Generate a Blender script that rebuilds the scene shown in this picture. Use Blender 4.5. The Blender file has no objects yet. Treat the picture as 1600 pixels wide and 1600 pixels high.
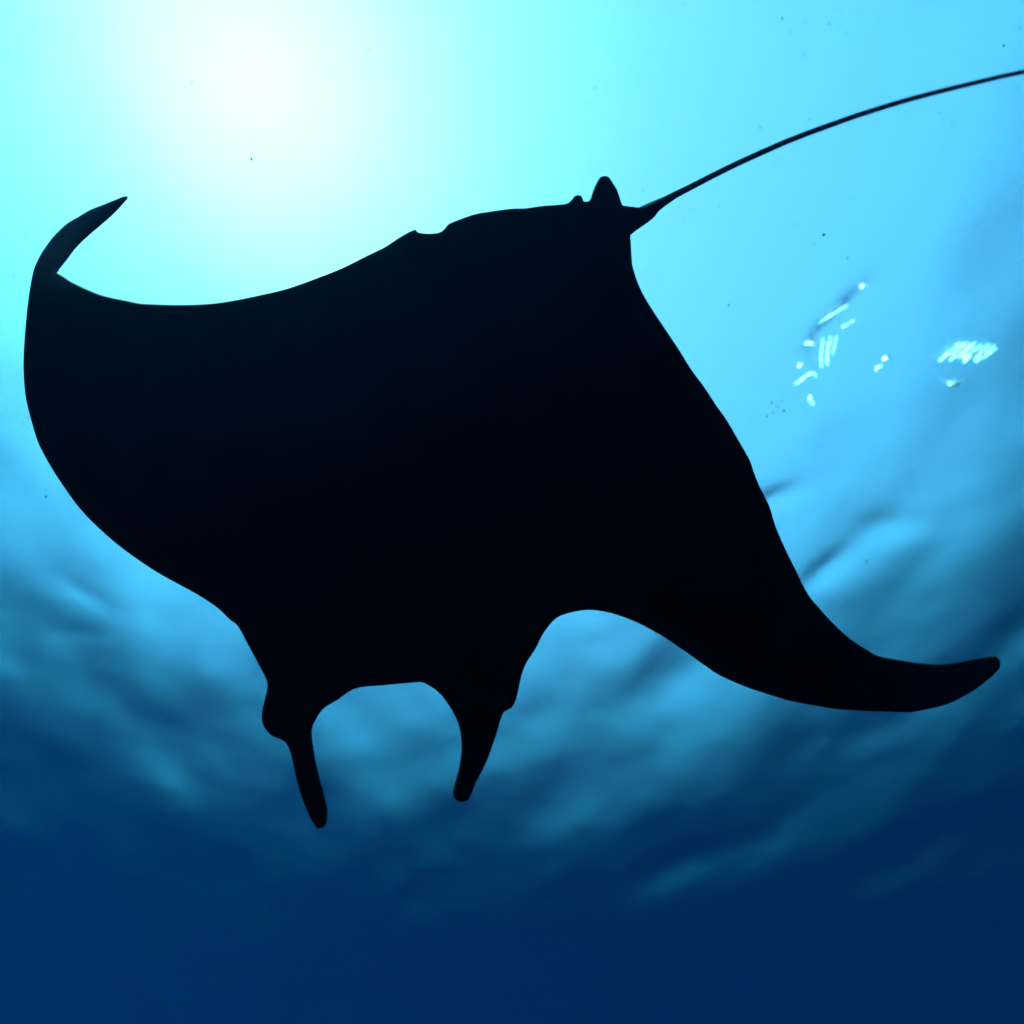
import bpy, bmesh, math, random
import numpy as np
from mathutils import Vector, Matrix
from mathutils.geometry import delaunay_2d_cdt

# ---------------------------------------------------------------- camera, sky, sun, exposure
FPX = 900.0                      # focal length in pixels of the 1600 px photograph
DEPTH = 8.0                      # camera depth below the sea surface (metres)
ZENITH = (785.0, 258.0)          # where straight up lies in the photograph
SUN_PX = (400.0, 120.0)          # where the sun stands behind the glare

def cam_dir(px, py):
    return Vector((px - 800.0, 800.0 - py, -FPX))

_wz = cam_dir(*ZENITH).normalized()
_wx = (Vector((1, 0, 0)) - _wz * _wz.x).normalized()
_wy = _wz.cross(_wx)
ROT = Matrix((_wx, _wy, _wz))            # camera space -> world space
CAM = Vector((0.0, 0.0, -DEPTH))

def world_dir(px, py):
    return (ROT @ cam_dir(px, py)).normalized()

def at_depth(px, py, z):                 # point seen at a pixel, z metres along the view axis
    return CAM + ROT @ (cam_dir(px, py) * (z / FPX))

def at_surface(px, py, z=0.0):           # point of the level z seen at a pixel
    d = world_dir(px, py)
    return CAM + d * ((z - CAM.z) / d.z)

sc = bpy.context.scene
cam = bpy.data.cameras.new("camera")
cam.sensor_width = 36.0
cam.lens = 36.0 * FPX / 1600.0
cam.clip_start = 0.05
cam.clip_end = 3000.0
cam.dof.use_dof = True
cam.dof.focus_distance = 1.48
cam.dof.aperture_fstop = 1.4
camo = bpy.data.objects.new("camera", cam)
sc.collection.objects.link(camo)
camo.matrix_world = Matrix.Translation(CAM) @ ROT.to_4x4()
sc.camera = camo

sun_dir = world_dir(*SUN_PX)
sun_el = math.asin(sun_dir.z)
sun_az = math.atan2(sun_dir.x, sun_dir.y)
world = bpy.data.worlds.new("World")
sc.world = world
world.use_nodes = True
wn = world.node_tree.nodes
sky = wn.new("ShaderNodeTexSky")
sky.sky_type = 'NISHITA'
sky.sun_disc = False
sky.sun_elevation = sun_el
sky.sun_rotation = sun_az
sky.air_density = 1.6
sky.dust_density = 0.62
sky.ozone_density = 0.2
wn["Background"].inputs["Strength"].default_value = 0.15
world.node_tree.links.new(sky.outputs[0], wn["Background"].inputs["Color"])

sun = bpy.data.lights.new("sun", 'SUN')
sun.energy = 4.0
sun.angle = math.radians(0.5)
sun.color = (1.0, 0.96, 0.9)
suno = bpy.data.objects.new("sun", sun)
sc.collection.objects.link(suno)
suno.rotation_euler = sun_dir.to_track_quat('Z', 'Y').to_euler()

sc.view_settings.view_transform = 'Standard'
sc.view_settings.look = 'None'
sc.view_settings.gamma = 1.0
sc.view_settings.exposure = 1.2
sc.cycles.use_denoising = True
sc.cycles.denoising_input_passes = 'RGB_ALBEDO'
sc.cycles.adaptive_threshold = 0.03
sc.cycles.max_bounces = 6
sc.cycles.volume_bounces = 0
sc.cycles.transparent_max_bounces = 16
sc.cycles.glossy_bounces = 4
sc.cycles.sample_clamp_indirect = 6.0

C = sc.collection
rnd = random.Random(7)

# ---------------------------------------------------------------- helpers
def mat(name):
    m = bpy.data.materials.new(name)
    m.use_nodes = True
    m.node_tree.nodes.clear()
    out = m.node_tree.nodes.new("ShaderNodeOutputMaterial")
    return m, m.node_tree.nodes, m.node_tree.links, out

def obj(name, me, m=None, parent=None, smooth=True):
    o = bpy.data.objects.new(name, me)
    C.objects.link(o)
    if m: me.materials.append(m)
    if smooth:
        me.polygons.foreach_set("use_smooth", [True] * len(me.polygons))
    if parent: o.parent = parent
    return o

def tag(o, label, cat, group=None, kind=None):
    if label: o["label"] = label
    if cat: o["category"] = cat
    if group: o["group"] = group
    if kind: o["kind"] = kind
    return o

# ---------------------------------------------------------------- materials
SPREAD = 0.018
SPREAD_ROUGH = 1.0
# sea surface seen from below: clear inside the cone of light, mirror beyond the critical angle
M_SEA, n, l, out = mat("sea_surface")
fr = n.new("ShaderNodeFresnel"); fr.inputs["IOR"].default_value = 1.33
tr = n.new("ShaderNodeBsdfTransparent")
gl = n.new("ShaderNodeBsdfGlossy"); gl.inputs["Roughness"].default_value = 0.08
gl.inputs["Color"].default_value = (1, 1, 1, 1)
mx = n.new("ShaderNodeMixShader")
# unresolved capillary ripples: a random lean of the normal from point to point
geo = n.new("ShaderNodeNewGeometry")
RIPPLE = 0.31
acc = geo.outputs["Normal"]
for sc_ in (911.0, 1373.0):
    vm = n.new("ShaderNodeVectorMath"); vm.operation = 'SCALE'; vm.inputs["Scale"].default_value = sc_
    wnz = n.new("ShaderNodeTexWhiteNoise"); wnz.noise_dimensions = '3D'
    sb = n.new("ShaderNodeVectorMath"); sb.operation = 'SUBTRACT'; sb.inputs[1].default_value = (0.5, 0.5, 0.5)
    ml = n.new("ShaderNodeVectorMath"); ml.operation = 'SCALE'; ml.inputs["Scale"].default_value = RIPPLE
    ad = n.new("ShaderNodeVectorMath"); ad.operation = 'ADD'
    l.new(geo.outputs["Position"], vm.inputs[0]); l.new(vm.outputs[0], wnz.inputs["Vector"])
    l.new(wnz.outputs["Color"], sb.inputs[0]); l.new(sb.outputs[0], ml.inputs[0])
    l.new(acc, ad.inputs[0]); l.new(ml.outputs[0], ad.inputs[1])
    acc = ad.outputs[0]
nrm = n.new("ShaderNodeVectorMath"); nrm.operation = 'NORMALIZE'
l.new(acc, nrm.inputs[0])
l.new(nrm.outputs[0], fr.inputs["Normal"]); l.new(nrm.outputs[0], gl.inputs["Normal"])
# part of the light is spread by the choppy skin of the sea
rf = n.new("ShaderNodeBsdfRefraction"); rf.inputs["IOR"].default_value = 1.33; rf.inputs["Roughness"].default_value = SPREAD_ROUGH
rf.inputs["Color"].default_value = (1, 1, 1, 1)
m2 = n.new("ShaderNodeMixShader"); m2.inputs[0].default_value = SPREAD
l.new(tr.outputs[0], m2.inputs[1]); l.new(rf.outputs[0], m2.inputs[2])
l.new(fr.outputs[0], mx.inputs[0]); l.new(m2.outputs[0], mx.inputs[1]); l.new(gl.outputs[0], mx.inputs[2])
l.new(mx.outputs[0], out.inputs["Surface"])

# the body of sea water
M_HAZE, n, l, out = mat("sea_water")
pv = n.new("ShaderNodeVolumePrincipled")
SIG_S = (0.0002, 0.0012, 0.0030)      # scattering per metre
SIG_A = (0.1480, 0.0185, 0.0085)      # absorption per metre
RHO = 0.17
pv.inputs["Density"].default_value = RHO
pv.inputs["Color"].default_value = tuple(x / RHO for x in SIG_S) + (1,)
pv.inputs["Absorption Color"].default_value = tuple((1 - a / (RHO - x)) ** 2 for x, a in zip(SIG_S, SIG_A)) + (1,)
pv.inputs["Anisotropy"].default_value = 0.5
l.new(pv.outputs[0], out.inputs["Volume"])

M_BED, n, l, out = mat("seabed_sand")
bs = n.new("ShaderNodeBsdfPrincipled"); bs.inputs["Roughness"].default_value = 0.95
nz = n.new("ShaderNodeTexNoise"); nz.inputs["Scale"].default_value = 0.08; nz.inputs["Detail"].default_value = 6
rp = n.new("ShaderNodeValToRGB")
rp.color_ramp.elements[0].color = (0.05, 0.055, 0.05, 1); rp.color_ramp.elements[1].color = (0.16, 0.15, 0.12, 1)
tc = n.new("ShaderNodeTexCoord")
l.new(tc.outputs["Object"], nz.inputs["Vector"]); l.new(nz.outputs["Fac"], rp.inputs[0])
l.new(rp.outputs[0], bs.inputs["Base Color"]); l.new(bs.outputs[0], out.inputs["Surface"])

M_SKIN, n, l, out = mat("manta_skin")
bs = n.new("ShaderNodeBsdfPrincipled"); bs.inputs["Roughness"].default_value = 0.7
bs.inputs["Specular IOR Level"].default_value = 0.1
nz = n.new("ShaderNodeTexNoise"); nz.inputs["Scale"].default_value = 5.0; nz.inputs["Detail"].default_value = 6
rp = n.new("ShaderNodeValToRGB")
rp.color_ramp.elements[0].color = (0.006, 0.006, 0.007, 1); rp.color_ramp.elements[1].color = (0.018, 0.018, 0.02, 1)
tc = n.new("ShaderNodeTexCoord")
l.new(tc.outputs["Object"], nz.inputs["Vector"]); l.new(nz.outputs["Fac"], rp.inputs[0])
l.new(rp.outputs[0], bs.inputs["Base Color"]); l.new(bs.outputs[0], out.inputs["Surface"])

M_EYE, n, l, out = mat("manta_eye")
bs = n.new("ShaderNodeBsdfPrincipled"); bs.inputs["Roughness"].default_value = 0.6
bs.inputs["Specular IOR Level"].default_value = 0.2
bs.inputs["Base Color"].default_value = (0.008, 0.008, 0.01, 1)
l.new(bs.outputs[0], out.inputs["Surface"])

# sun glints on the waves: mirror material of flakes added under the surface
M_GLINT, n, l, out = mat("glint_mirror")
gb = n.new("ShaderNodeBsdfGlossy"); gb.inputs["Color"].default_value = (0.95, 0.95, 0.95, 1)
gb.inputs["Roughness"].default_value = 0.34
tp = n.new("ShaderNodeBsdfTransparent"); mg = n.new("ShaderNodeMixShader"); mg.inputs[0].default_value = 0.5
l.new(tp.outputs[0], mg.inputs[1]); l.new(gb.outputs[0], mg.inputs[2])
l.new(mg.outputs[0], out.inputs["Surface"])

M_SPECK, n, l, out = mat("plankton")
bs = n.new("ShaderNodeBsdfPrincipled"); bs.inputs["Roughness"].default_value = 0.8
bs.inputs["Base Color"].default_value = (0.02, 0.025, 0.03, 1)
l.new(bs.outputs[0], out.inputs["Surface"])

# ---------------------------------------------------------------- sea surface
# single wavelets: pixel where each one stands, half length and half width (m), turn (deg), height (m)
WAVELETS = [(1318, 492, 0.50, 0.15, 48, 0.075), (1284, 552, 0.35, 0.12, 95, 0.05), (1392, 822, 0.50, 0.26, 5, 0.04),
            (1292, 888, 0.60, 0.22, 40, 0.045), (1208, 782, 0.40, 0.2, 20, 0.06), (115, 990, 0.6, 0.22, 0, 0.017),
            (130, 925, 0.4, 0.2, -30, 0.017)]
def wave_height(x, y):
    r = np.random.RandomState(SEED)
    h = np.zeros_like(x)
    for k in range(40):
        lam = 1.3 * (6.0 / 1.3) ** r.rand()
        a = math.radians(35) + r.randn() * 0.75
        ph = r.rand() * 2 * math.pi
        slope = SLOPE * (lam / 3.0) ** 0.15
        kk = 2 * math.pi / lam
        h += slope / kk * np.sin(kk * (x * math.cos(a) + y * math.sin(a)) + ph)
    for k in range(24):                       # small chop
        lam = 0.6 * 2.0 ** r.rand()
        a = r.rand() * 2 * math.pi
        ph = r.rand() * 2 * math.pi
        kk = 2 * math.pi / lam
        h += 0.0032 / kk * np.sin(kk * (x * math.cos(a) + y * math.sin(a)) + ph)
    for px, py, L, W, deg, amp in WAVELETS:
        c = at_surface(px, py)
        e = at_surface(px + 20 * math.cos(math.radians(deg)), py - 20 * math.sin(math.radians(deg))) - c
        e.normalize()
        u = (x - c.x) * e.x + (y - c.y) * e.y
        v = -(x - c.x) * e.y + (y - c.y) * e.x
        h = h + amp * np.exp(-(u / L) ** 2 - (v / W) ** 2)
    return h
SEED = 5
SLOPE = 0.0100

def sea_mesh():
    N = 720
    t = np.linspace(-1, 1, N)
    g = 400.0 * np.sinh(5.4 * t) / math.sinh(5.4)
    X, Y = np.meshgrid(g, g, indexing='ij')
    fade = np.clip(1.6 - np.hypot(X, Y) / 60.0, 0.0, 1.0)
    Z = wave_height(X, Y) * fade
    v = np.stack([X, Y, Z], -1).reshape(-1, 3)
    i = np.arange(N * N).reshape(N, N)
    f = np.stack([i[:-1, :-1], i[1:, :-1], i[1:, 1:], i[:-1, 1:]], -1).reshape(-1, 4)
    me = bpy.data.meshes.new("water")
    me.vertices.add(len(v)); me.vertices.foreach_set("co", v.ravel())
    me.loops.add(f.size); me.loops.foreach_set("vertex_index", f.ravel())
    me.polygons.add(len(f))
    me.polygons.foreach_set("loop_start", np.arange(len(f)) * 4)
    me.update(calc_edges=True)
    return me
water = obj("water", sea_mesh(), M_SEA)
water["kind"] = "structure"

def grid_mesh(name, half, nseg, hfun):
    bm = bmesh.new()
    bmesh.ops.create_grid(bm, x_segments=nseg, y_segments=nseg, size=half)
    for v in bm.verts: v.co.z = hfun(v.co.x, v.co.y)
    me = bpy.data.meshes.new(name); bm.to_mesh(me); bm.free()
    return me
BED = -80.0
bed = obj("seabed", grid_mesh("seabed", 400, 80,
          lambda x, y: BED + 1.2 * math.sin(x * .031 + 1) * math.cos(y * .027) + .5 * math.sin(x * .11 + y * .07)), M_BED)
bed["kind"] = "structure"

# ---------------------------------------------------------------- the manta ray
# outline of the animal in the photograph's pixels, head down, tail up right
OUT = [(200,308.5),(199,311),(180,332),(160,350),(140,367),(120,386),(103,408),(94,419),(89.5,425),(100,431),(112,439),(125,446),
(140,453),(157,460),(175,465),(200,470),(220,474),(250,475.5),(285,476),(325,474.5),(360,470),(400,462),(450,450),(500,432),
(537,417),(575,398),(600,386),(620,373),(640,361.5),(649,358.5),(653,363),(660,364.5),(680,364.5),(690,361),(699,351),(712,345),
(740,335),(755,332),(800,326),(820,325.5),(845,322),(870,320),(887.6,317),(898,306),(903,304.7),(908,306),(912,314.7),(920,314),
(925,300),(931.5,285.5),(938,276.5),(944.5,274.6),(951,276.5),(957.5,286),(964,296),(970.5,315.5),(973,321),(983.5,322.5),
(1003,323.7),(1019,316.4),(1031,311),(1037,314),(1036,322),(1029,330),(1024,337.5),(1013,347),(995,359.5),(985,367.5),(986,385),
(987.5,410),(989,418),(996,440),(1005,460),(1020,485),(1040,515),(1060,545),(1080,577),(1102,607),(1121,636),(1134,654),(1161,700),
(1172,720),(1178,738),(1186,758),(1192,770),(1203,793),(1210,817),(1220,842),(1232,868),(1244,892),(1254,913),(1265,932),
(1280,950),(1300,972),(1320,991),(1340,1006),(1355,1015),(1370,1024),(1403,1030.6),(1431,1035),(1459,1037.6),(1487,1035.7),
(1515.6,1030),(1543.7,1025.8),(1555,1025),(1561.5,1030.6),(1563,1040.5),(1558,1049),(1538,1067),(1513,1084),(1482,1099.5),
(1445,1109),(1420,1113),(1389,1112),(1347,1110.8),(1307.5,1108),(1271,1102),(1234,1095),(1200.6,1085),(1172.5,1076),(1150,1067),
(1122,1054),(1100,1039),(1075,1021),(1050,1004),(1030,991),(1000,975),(975,964.5),(950,957),(920,953),(892.5,957),(872.5,964),
(860,975),(847.5,992.5),(837.5,1012.5),(822.5,1036),(815,1055),(810,1077.5),(805,1097),(798.5,1106.5),(788,1112),(783,1122),
(774,1152),(760,1190.5),(742.5,1225.5),(734,1246.5),(728.5,1252),(718,1253),(711,1248),(707.5,1239.5),(712,1218.5),(718,1194),
(721,1166),(718,1138),(711,1119),(697,1096),(683,1080),(660,1066.5),(641,1067),(602.5,1070.5),(564,1074),(546.5,1080),
(529,1092.5),(504.5,1108),(492,1127.5),(487,1141.5),(490.5,1173),(497.5,1208),(506,1239.5),(511,1260.5),(511.5,1278),(508,1290),
(499,1295),(490.5,1288.5),(480,1267.5),(469.5,1239.5),(461,1208),(454,1176.5),(445,1159),(424,1149),(412,1134.5),(409,1117),
(413.5,1092.5),(418,1071.5),(414,1057),(405,1040),(387.5,1007.5),(371,977.5),(360,969),(340,950),(310,930),(287.5,917.5),
(250,897),(225,881),(190,856),(155,826),(125,795),(100,761),(77.5,726),(60,692.5),(49,657.5),(41,625),(37.5,592.5),(37,565),
(38,540),(40,512),(43,481),(46.5,455),(52.5,423.5),(59.5,406),(66.5,393),(84,369),(105,349),(122.5,338.6),(140,328),(157.5,321),
(180,312),(197,306)]
SHARP = {(89.5,425),(649,358.5),(912,314.7),(973,321),(985,367.5)}

def smooth_outline(P):
    n = len(P); res = []
    for i in range(n):
        p0, p1, p2, p3 = (np.array(P[(i + k) % n], float) for k in (-1, 0, 1, 2))
        if tuple(P[i]) in SHARP: p0 = p1
        if tuple(P[(i + 1) % n]) in SHARP: p3 = p2
        seg = np.linalg.norm(p2 - p1)
        m = max(1, int(round(seg / 5.0)))
        t1 = (p2 - p0) / max(np.linalg.norm(p2 - p0), 1e-6) * seg
        t2 = (p3 - p1) / max(np.linalg.norm(p3 - p1), 1e-6) * seg
        for k in range(m):
            t = k / m
            res.append((2*t**3-3*t*t+1)*p1 + (t**3-2*t*t+t)*t1 + (-2*t**3+3*t*t)*p2 + (t**3-t*t)*t2)
    return np.array(res)

def sstep(a, b, x):
    t = np.clip((x - a) / (b - a), 0, 1)
    return t * t * (3 - 2 * t)

AX = np.array([0.47, -0.883])            # head -> tail
PR = np.array([0.883, 0.47])             # towards the animal's wing at the right

MS = 0.66
def mid_depth(p):                        # distance of the animal's mid-surface along the view axis
    q = p - np.array([800.0, 720.0])
    s = q @ PR / 800.0; t = q @ AX / 400.0
    z = 2.12 + 0.07 * t + 0.24 * np.abs(s) ** 2.2
    z = z + 0.55 * sstep(470, 300, p[..., 1]) * sstep(330, 120, p[..., 0])    # curled wing tip
    z = z + 0.22 * sstep(1380, 1580, p[..., 0]) * sstep(900, 1000, p[..., 1])
    z = z - 0.10 * sstep(1080, 1300, p[..., 1]) * sstep(900, 800, p[..., 0])  # horn-like head fins point down
    return z * MS

def manta_body():
    O = smooth_outline(OUT)
    nO = len(O)
    step = 13.0
    pts = []
    for j, y in enumerate(np.arange(290, 1300, step * 0.866)):
        for x in np.arange(30, 1570, step):
            pts.append((x + (step / 2 if j % 2 else 0), y))
    pts = np.array(pts)
    A = O; B = np.roll(O, -1, 0); AB = B - A; L2 = (AB ** 2).sum(1)
    def dist(P):
        res = []
        for c in np.array_split(P, max(1, len(P) // 400)):
            t = np.clip(((c[:, None] - A) * AB).sum(2) / L2, 0, 1)
            res.append(np.sqrt((((A + t[..., None] * AB) - c[:, None]) ** 2).sum(2)).min(1))
        return np.concatenate(res)
    def inside(P):
        ins = np.zeros(len(P), bool)
        for a, b in zip(A, B):
            cond = (a[1] > P[:, 1]) != (b[1] > P[:, 1])
            with np.errstate(divide='ignore', invalid='ignore'):
                xs = (b[0] - a[0]) * (P[:, 1] - a[1]) / (b[1] - a[1]) + a[0]
            ins ^= cond & (P[:, 0] < xs)
        return ins
    # a ring just inside the outline gives the margin its rounded edge
    T = np.roll(O, -1, 0) - np.roll(O, 1, 0)
    Nn = np.stack([-T[:, 1], T[:, 0]], 1); Nn /= np.linalg.norm(Nn, axis=1)[:, None]
    ring = O + Nn * 3.2
    if inside(ring).mean() < 0.5: ring = O - Nn * 3.2
    ring = ring[inside(ring)]; ring = ring[dist(ring) > 2.2]
    pts = pts[inside(pts)]; pts = pts[dist(pts) > 7.0]
    P = np.concatenate([O, ring, pts])
    r = delaunay_2d_cdt([Vector(p) for p in P], [(i, (i + 1) % nO) for i in range(nO)], [], 1, 1e-4)
    V2 = np.array([tuple(v) for v in r[0]]); faces = r[2]
    D = dist(V2)
    onedge = D < 0.05
    edge = 0.009 * np.sqrt(np.clip(1 - (1 - np.clip(D / 9.0, 0, 1)) ** 2, 0, 1))
    bulk = sstep(0, 360, D) ** 1.15
    low = edge + 0.11 * bulk; up = edge + 0.20 * bulk
    Z = mid_depth(V2)
    def pos(i, dz):
        p = at_depth(V2[i, 0], V2[i, 1], Z[i])
        return p + ROT @ Vector((0, 0, -dz))
    bm = bmesh.new()
    lo = [bm.verts.new(pos(i, 0 if onedge[i] else -low[i])) for i in range(len(V2))]
    hi = [lo[i] if onedge[i] else bm.verts.new(pos(i, up[i])) for i in range(len(V2))]
    for f in faces:
        bm.faces.new([lo[i] for i in f])
        h = [hi[i] for i in reversed(f)]
        if set(h) != {lo[i] for i in f}: bm.faces.new(h)
    # the whip tail grows out of the stalk between the pelvic fins
    TL = [(985,343),(1005,334),(1022,324),(1037.5,315),(1056,304),(1075,294.5),(1112.5,275),(1150,256.5),(1187.5,239.4),(1225,222.8),
          (1262.5,208),(1300,194.4),(1337.5,181),(1375,169),(1412.5,157.6),(1450,147.5),(1487.5,138),(1525,129),(1562.5,120),(1600,112),
          (1680,97),(1780,82),(1880,72)]
    WD = [13,12,10,7.2,5.6,5.0,4.8,4.7,4.6,4.5,4.4,4.3,4.2,4.1,4.0,3.9,3.8,3.7,3.6,3.5,3.0,2.2,0.8]
    z0 = float(mid_depth(np.array([1000.0, 335.0])))
    ctr, rad = [], []
    for k, ((x, y), w) in enumerate(zip(TL, WD)):
        z = z0 + 2.2 * ((x - 985) / 615.0) ** 1.25
        ctr.append(at_depth(x, y, z)); rad.append(w * 0.92 * z / FPX)
    prev = None
    for k in range(len(ctr)):
        d = (ctr[min(k + 1, len(ctr) - 1)] - ctr[max(k - 1, 0)]).normalized()
        a = d.orthogonal() if k == 0 else (a - d * a.dot(d))
        a = a.normalized(); b = d.cross(a)
        ringv = [bm.verts.new(ctr[k] + (a * math.cos(q) + b * math.sin(q)) * rad[k]) for q in [2 * math.pi * i / 12 for i in range(12)]]
        if prev:
            for i in range(12): bm.faces.new((prev[i], prev[(i + 1) % 12], ringv[(i + 1) % 12], ringv[i]))
        else: bm.faces.new(list(reversed(ringv)))
        prev = ringv
    bm.faces.new(prev)
    bmesh.ops.recalc_face_normals(bm, faces=bm.faces)
    me = bpy.data.meshes.new("body"); bm.to_mesh(me); bm.free()
    return me

mc = at_depth(800, 720, 2.12 * MS)
manta = bpy.data.objects.new("manta_ray", None)
C.objects.link(manta)
manta.location = mc
tag(manta, "huge black manta ray gliding overhead with a curled wing tip and long whip tail", "manta ray")
bme = manta_body()
bme.transform(Matrix.Translation(-mc))
obj("body", bme, M_SKIN, manta)
for ex, ey in ((432, 1117), (782, 1090)):
    bm = bmesh.new(); bmesh.ops.create_uvsphere(bm, u_segments=20, v_segments=12, radius=0.018)
    for v in bm.verts:
        if v.co.length > 0 and v.co.z > 0.014: v.co.z = 0.014 + (v.co.z - 0.014) * 1.4     # a raised cornea
    me = bpy.data.meshes.new("eye"); bm.to_mesh(me); bm.free()
    e = obj("eye", me, M_EYE, manta)
    e.location = at_depth(ex, ey, float(mid_depth(np.array([ex, ey], float)))) - mc

# ---------------------------------------------------------------- sun glints shaped from added mirror flakes under the surface
def sea_point(px, py, under):
    z = 0.0
    for _ in range(4):
        p = at_surface(px, py, z)
        z = float(wave_height(np.array([p.x]), np.array([p.y]))[0]) - under
    return at_surface(px, py, z)

def streak_mesh(name, line, w, seed):
    """a string of added mirror flakes that make a sun glint along a line of the photograph, w = half width in pixels"""
    r = random.Random(seed)
    P = []
    for (x0, y0), (x1, y1) in zip(line[:-1], line[1:]):
        m = max(2, int(math.hypot(x1 - x0, y1 - y0) / 1.3))
        P += [(x0 + (x1 - x0) * k / m, y0 + (y1 - y0) * k / m) for k in range(m)]
    P.append(line[-1])
    bm = bmesh.new(); n = len(P)
    for k, (x, y) in enumerate(P):
        t = k / (n - 1)
        c = sea_point(x + r.uniform(-.4, .4), y + r.uniform(-.6, .6), 0.05)
        rad = w * (c - CAM).length / FPX * (0.6 + 0.4 * math.sqrt(max(0.0, 1 - (2 * t - 1) ** 2))) * r.choice((0.55, 0.7, 0.9, 1.1, 1.45))
        hv = (sun_dir + (CAM - c).normalized()).normalized()          # leans so that it mirrors the sun
        hv = (hv + Vector((r.uniform(-1, 1), r.uniform(-1, 1), r.uniform(-1, 1))) * 0.1).normalized()
        mt = Matrix.Translation(c) @ hv.to_track_quat('Z', 'Y').to_matrix().to_4x4() @ Matrix.Diagonal((1.25, 1.25, 0.4, 1))
        bmesh.ops.create_icosphere(bm, subdivisions=2, radius=rad, matrix=mt)
    me = bpy.data.meshes.new(name); bm.to_mesh(me); bm.free()
    return me

GLINTS = [
 ([(1281, 504), (1300, 492), (1324, 477)], 1.3, "longest thin white glint, along the upper edge of the dark ripple"),
 ([(1317, 511), (1325, 507), (1333, 502)], 1.9, "short white glint just below the dark ripple's right end"),
 ([(1284, 574), (1283, 555), (1287, 529)], 1.2, "left one of three parallel white glints standing upright"),
 ([(1293, 570), (1293, 550), (1298, 527)], 1.5, "middle one of three parallel white glints standing upright"),
 ([(1301, 556), (1304, 540), (1307, 524)], 1.0, "right and shortest of three parallel upright white glints"),
 ([(1259, 537), (1264, 536.5), (1271, 537)], 2.2, "small flat white glint left of the three upright ones"),
 ([(1248, 574), (1251, 571), (1254, 568)], 2.2, "tiny slanted white glint above the bent white streak"),
 ([(1243, 600), (1257, 591), (1270, 582), (1275, 588)], 1.9, "bent hook-shaped white streak on the water surface"),
 ([(1266, 622), (1267, 626), (1269, 630)], 3.2, "round soft white glint lowest of the left cluster"),
 ([(1346, 449), (1350, 447), (1354, 445)], 2.8, "white dot glint topmost, at the upper end of the dark ripple"),
 ([(1382, 561), (1386, 560.5), (1390, 560)], 3.2, "white dot glint midway between cluster and large patch"),
 ([(1369, 578), (1373, 574), (1376, 571)], 1.8, "faint slanted white dash beside the midway dot"),
 ([(1484, 601), (1493, 600), (1501, 597)], 2.6, "oval white glint below the large streaky patch"),
]
for i, (line, w, lab) in enumerate(GLINTS):
    o = obj("glint_streak", streak_mesh("glint_streak", line, w, 40 + i), M_GLINT)  # flakes added to stand in for a sun glint on the ripples
    tag(o, lab, "glint", "glints of light under the surface")
patch = bpy.data.objects.new("glint_patch", None); C.objects.link(patch)  # sun glitter on the waves, made of added mirror flakes
patch.location = sea_point(1512, 550, 0.05)
tag(patch, "large patch of bright white diagonal streaks near the right edge", "glint", "glints of light under the surface")
r = random.Random(5)
for k in range(22):
    x = 1481 + k * 3.0 + r.uniform(-2, 2)
    ln = r.uniform(9, 17)
    y = 549 + r.uniform(-6, 7) + (3 if k > 9 else 0)
    sl = r.uniform(0.45, 0.7)
    me = streak_mesh("streak", [(x - ln * .8, y + ln * sl), (x, y + r.uniform(-1, 1)), (x + ln * .8, y - ln * sl)], r.uniform(1.2, 2.0), 90 + k)
    me.transform(Matrix.Translation(-patch.location))
    obj("streak", me, M_GLINT, patch)

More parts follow.
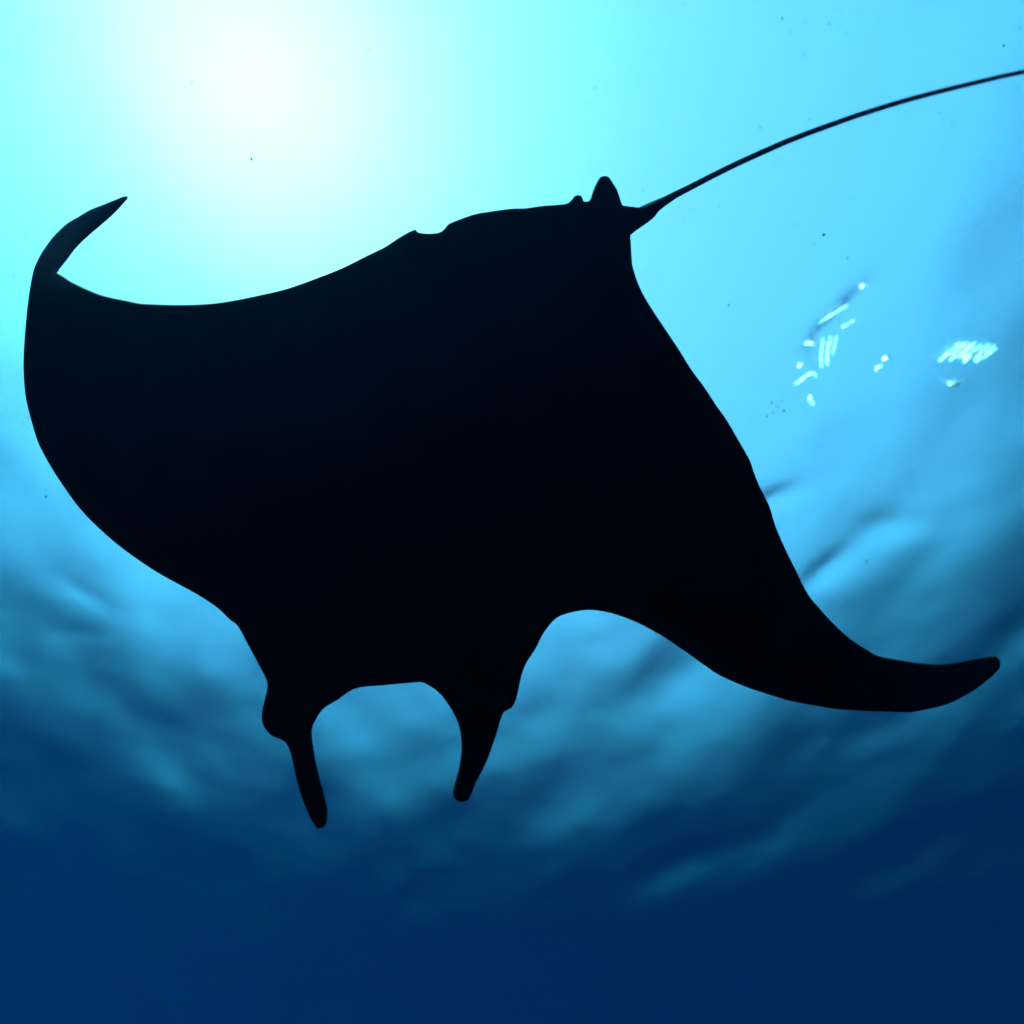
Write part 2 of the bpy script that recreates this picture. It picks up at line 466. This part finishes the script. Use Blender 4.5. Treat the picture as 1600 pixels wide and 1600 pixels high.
# ---------------------------------------------------------------- drifting specks
def speck_mesh(name, pts):
    bm = bmesh.new()
    for p, rad, sd in pts:
        q = random.Random(sd)
        mt = Matrix.Translation(p) @ Matrix.Rotation(q.uniform(0, 3), 4, 'X') @ Matrix.Rotation(q.uniform(0, 3), 4, 'Z') @ Matrix.Diagonal((1, q.uniform(.5, 1), q.uniform(.5, 1.6), 1))
        res = bmesh.ops.create_icosphere(bm, subdivisions=1, radius=rad, matrix=mt)
        for v in res["verts"]: v.co += Vector((q.uniform(-1, 1), q.uniform(-1, 1), q.uniform(-1, 1))) * rad * 0.15
    me = bpy.data.meshes.new(name); bm.to_mesh(me); bm.free()
    return me
ONE = [((393, 248.5), 2.0, 1.6, "lone tiny black speck in the white glare above the left wing"),
       ((1287, 367), 2.6, 2.2, "tiny dark speck under the long tail, right of the body"),
       ((1353.5, 877), 2.0, 1.9, "small dark round speck above the right wing tip"),
       ((72, 776), 2.0, 2.6, "largest faint speck left of the left wing's front edge"),
       ((1139, 477), 2.0, 2.4, "faint grey speck between tail stalk and white glints")]
def speck(px, py, rpx, z, label, group=None):
    p = at_depth(px, py, z)
    me = speck_mesh("plankton_speck", [(Vector((0, 0, 0)), rpx * z / FPX, int(px))])
    o = obj("plankton_speck", me, M_SPECK); o.location = p
    tag(o, label, "speck", group)
for (px, py), rp_, z, lab in ONE: speck(px, py, rp_, z, lab)
for px, py, rp_, w in ((1206, 629, 1.5, "upper left"), (1215, 635, 1.3, "middle"), (1208, 645, 1.3, "lower middle"),
                       (1225, 642, 1.6, "rightmost"), (1198, 650, 1.8, "lowest"), (1222, 626, 1.3, "topmost")):
    speck(px, py, rp_, 2.6, w + " of six tiny dark specks clustered right of the body's rear edge", "cluster of dark specks")
r = random.Random(11)
pts = []
for k in range(1200):
    px, py = r.uniform(-100, 1700), r.uniform(-100, 1700)
    z = r.uniform(2.0, 6.5)
    pts.append((at_depth(px, py, z), r.uniform(0.0008, 0.0020) * z ** 0.8, k))
o = obj("marine_snow", speck_mesh("marine_snow", pts), M_SPECK)
tag(o, "faint specks drifting everywhere in the water", "particles", kind="stuff")

# ---------------------------------------------------------------- body of water
def box_mesh(name, lo, hi):
    bm = bmesh.new(); bmesh.ops.create_cube(bm, size=1.0)
    for v in bm.verts:
        v.co = Vector([lo[i] if v.co[i] < 0 else hi[i] for i in range(3)])
    me = bpy.data.meshes.new(name); bm.to_mesh(me); bm.free(); return me
hz = obj("haze", box_mesh("haze", (-410, -410, BED - 3), (410, 410, 0.9)), M_HAZE, smooth=False)
tag(hz, "clear blue sea water filling the whole scene", "water", kind="stuff")
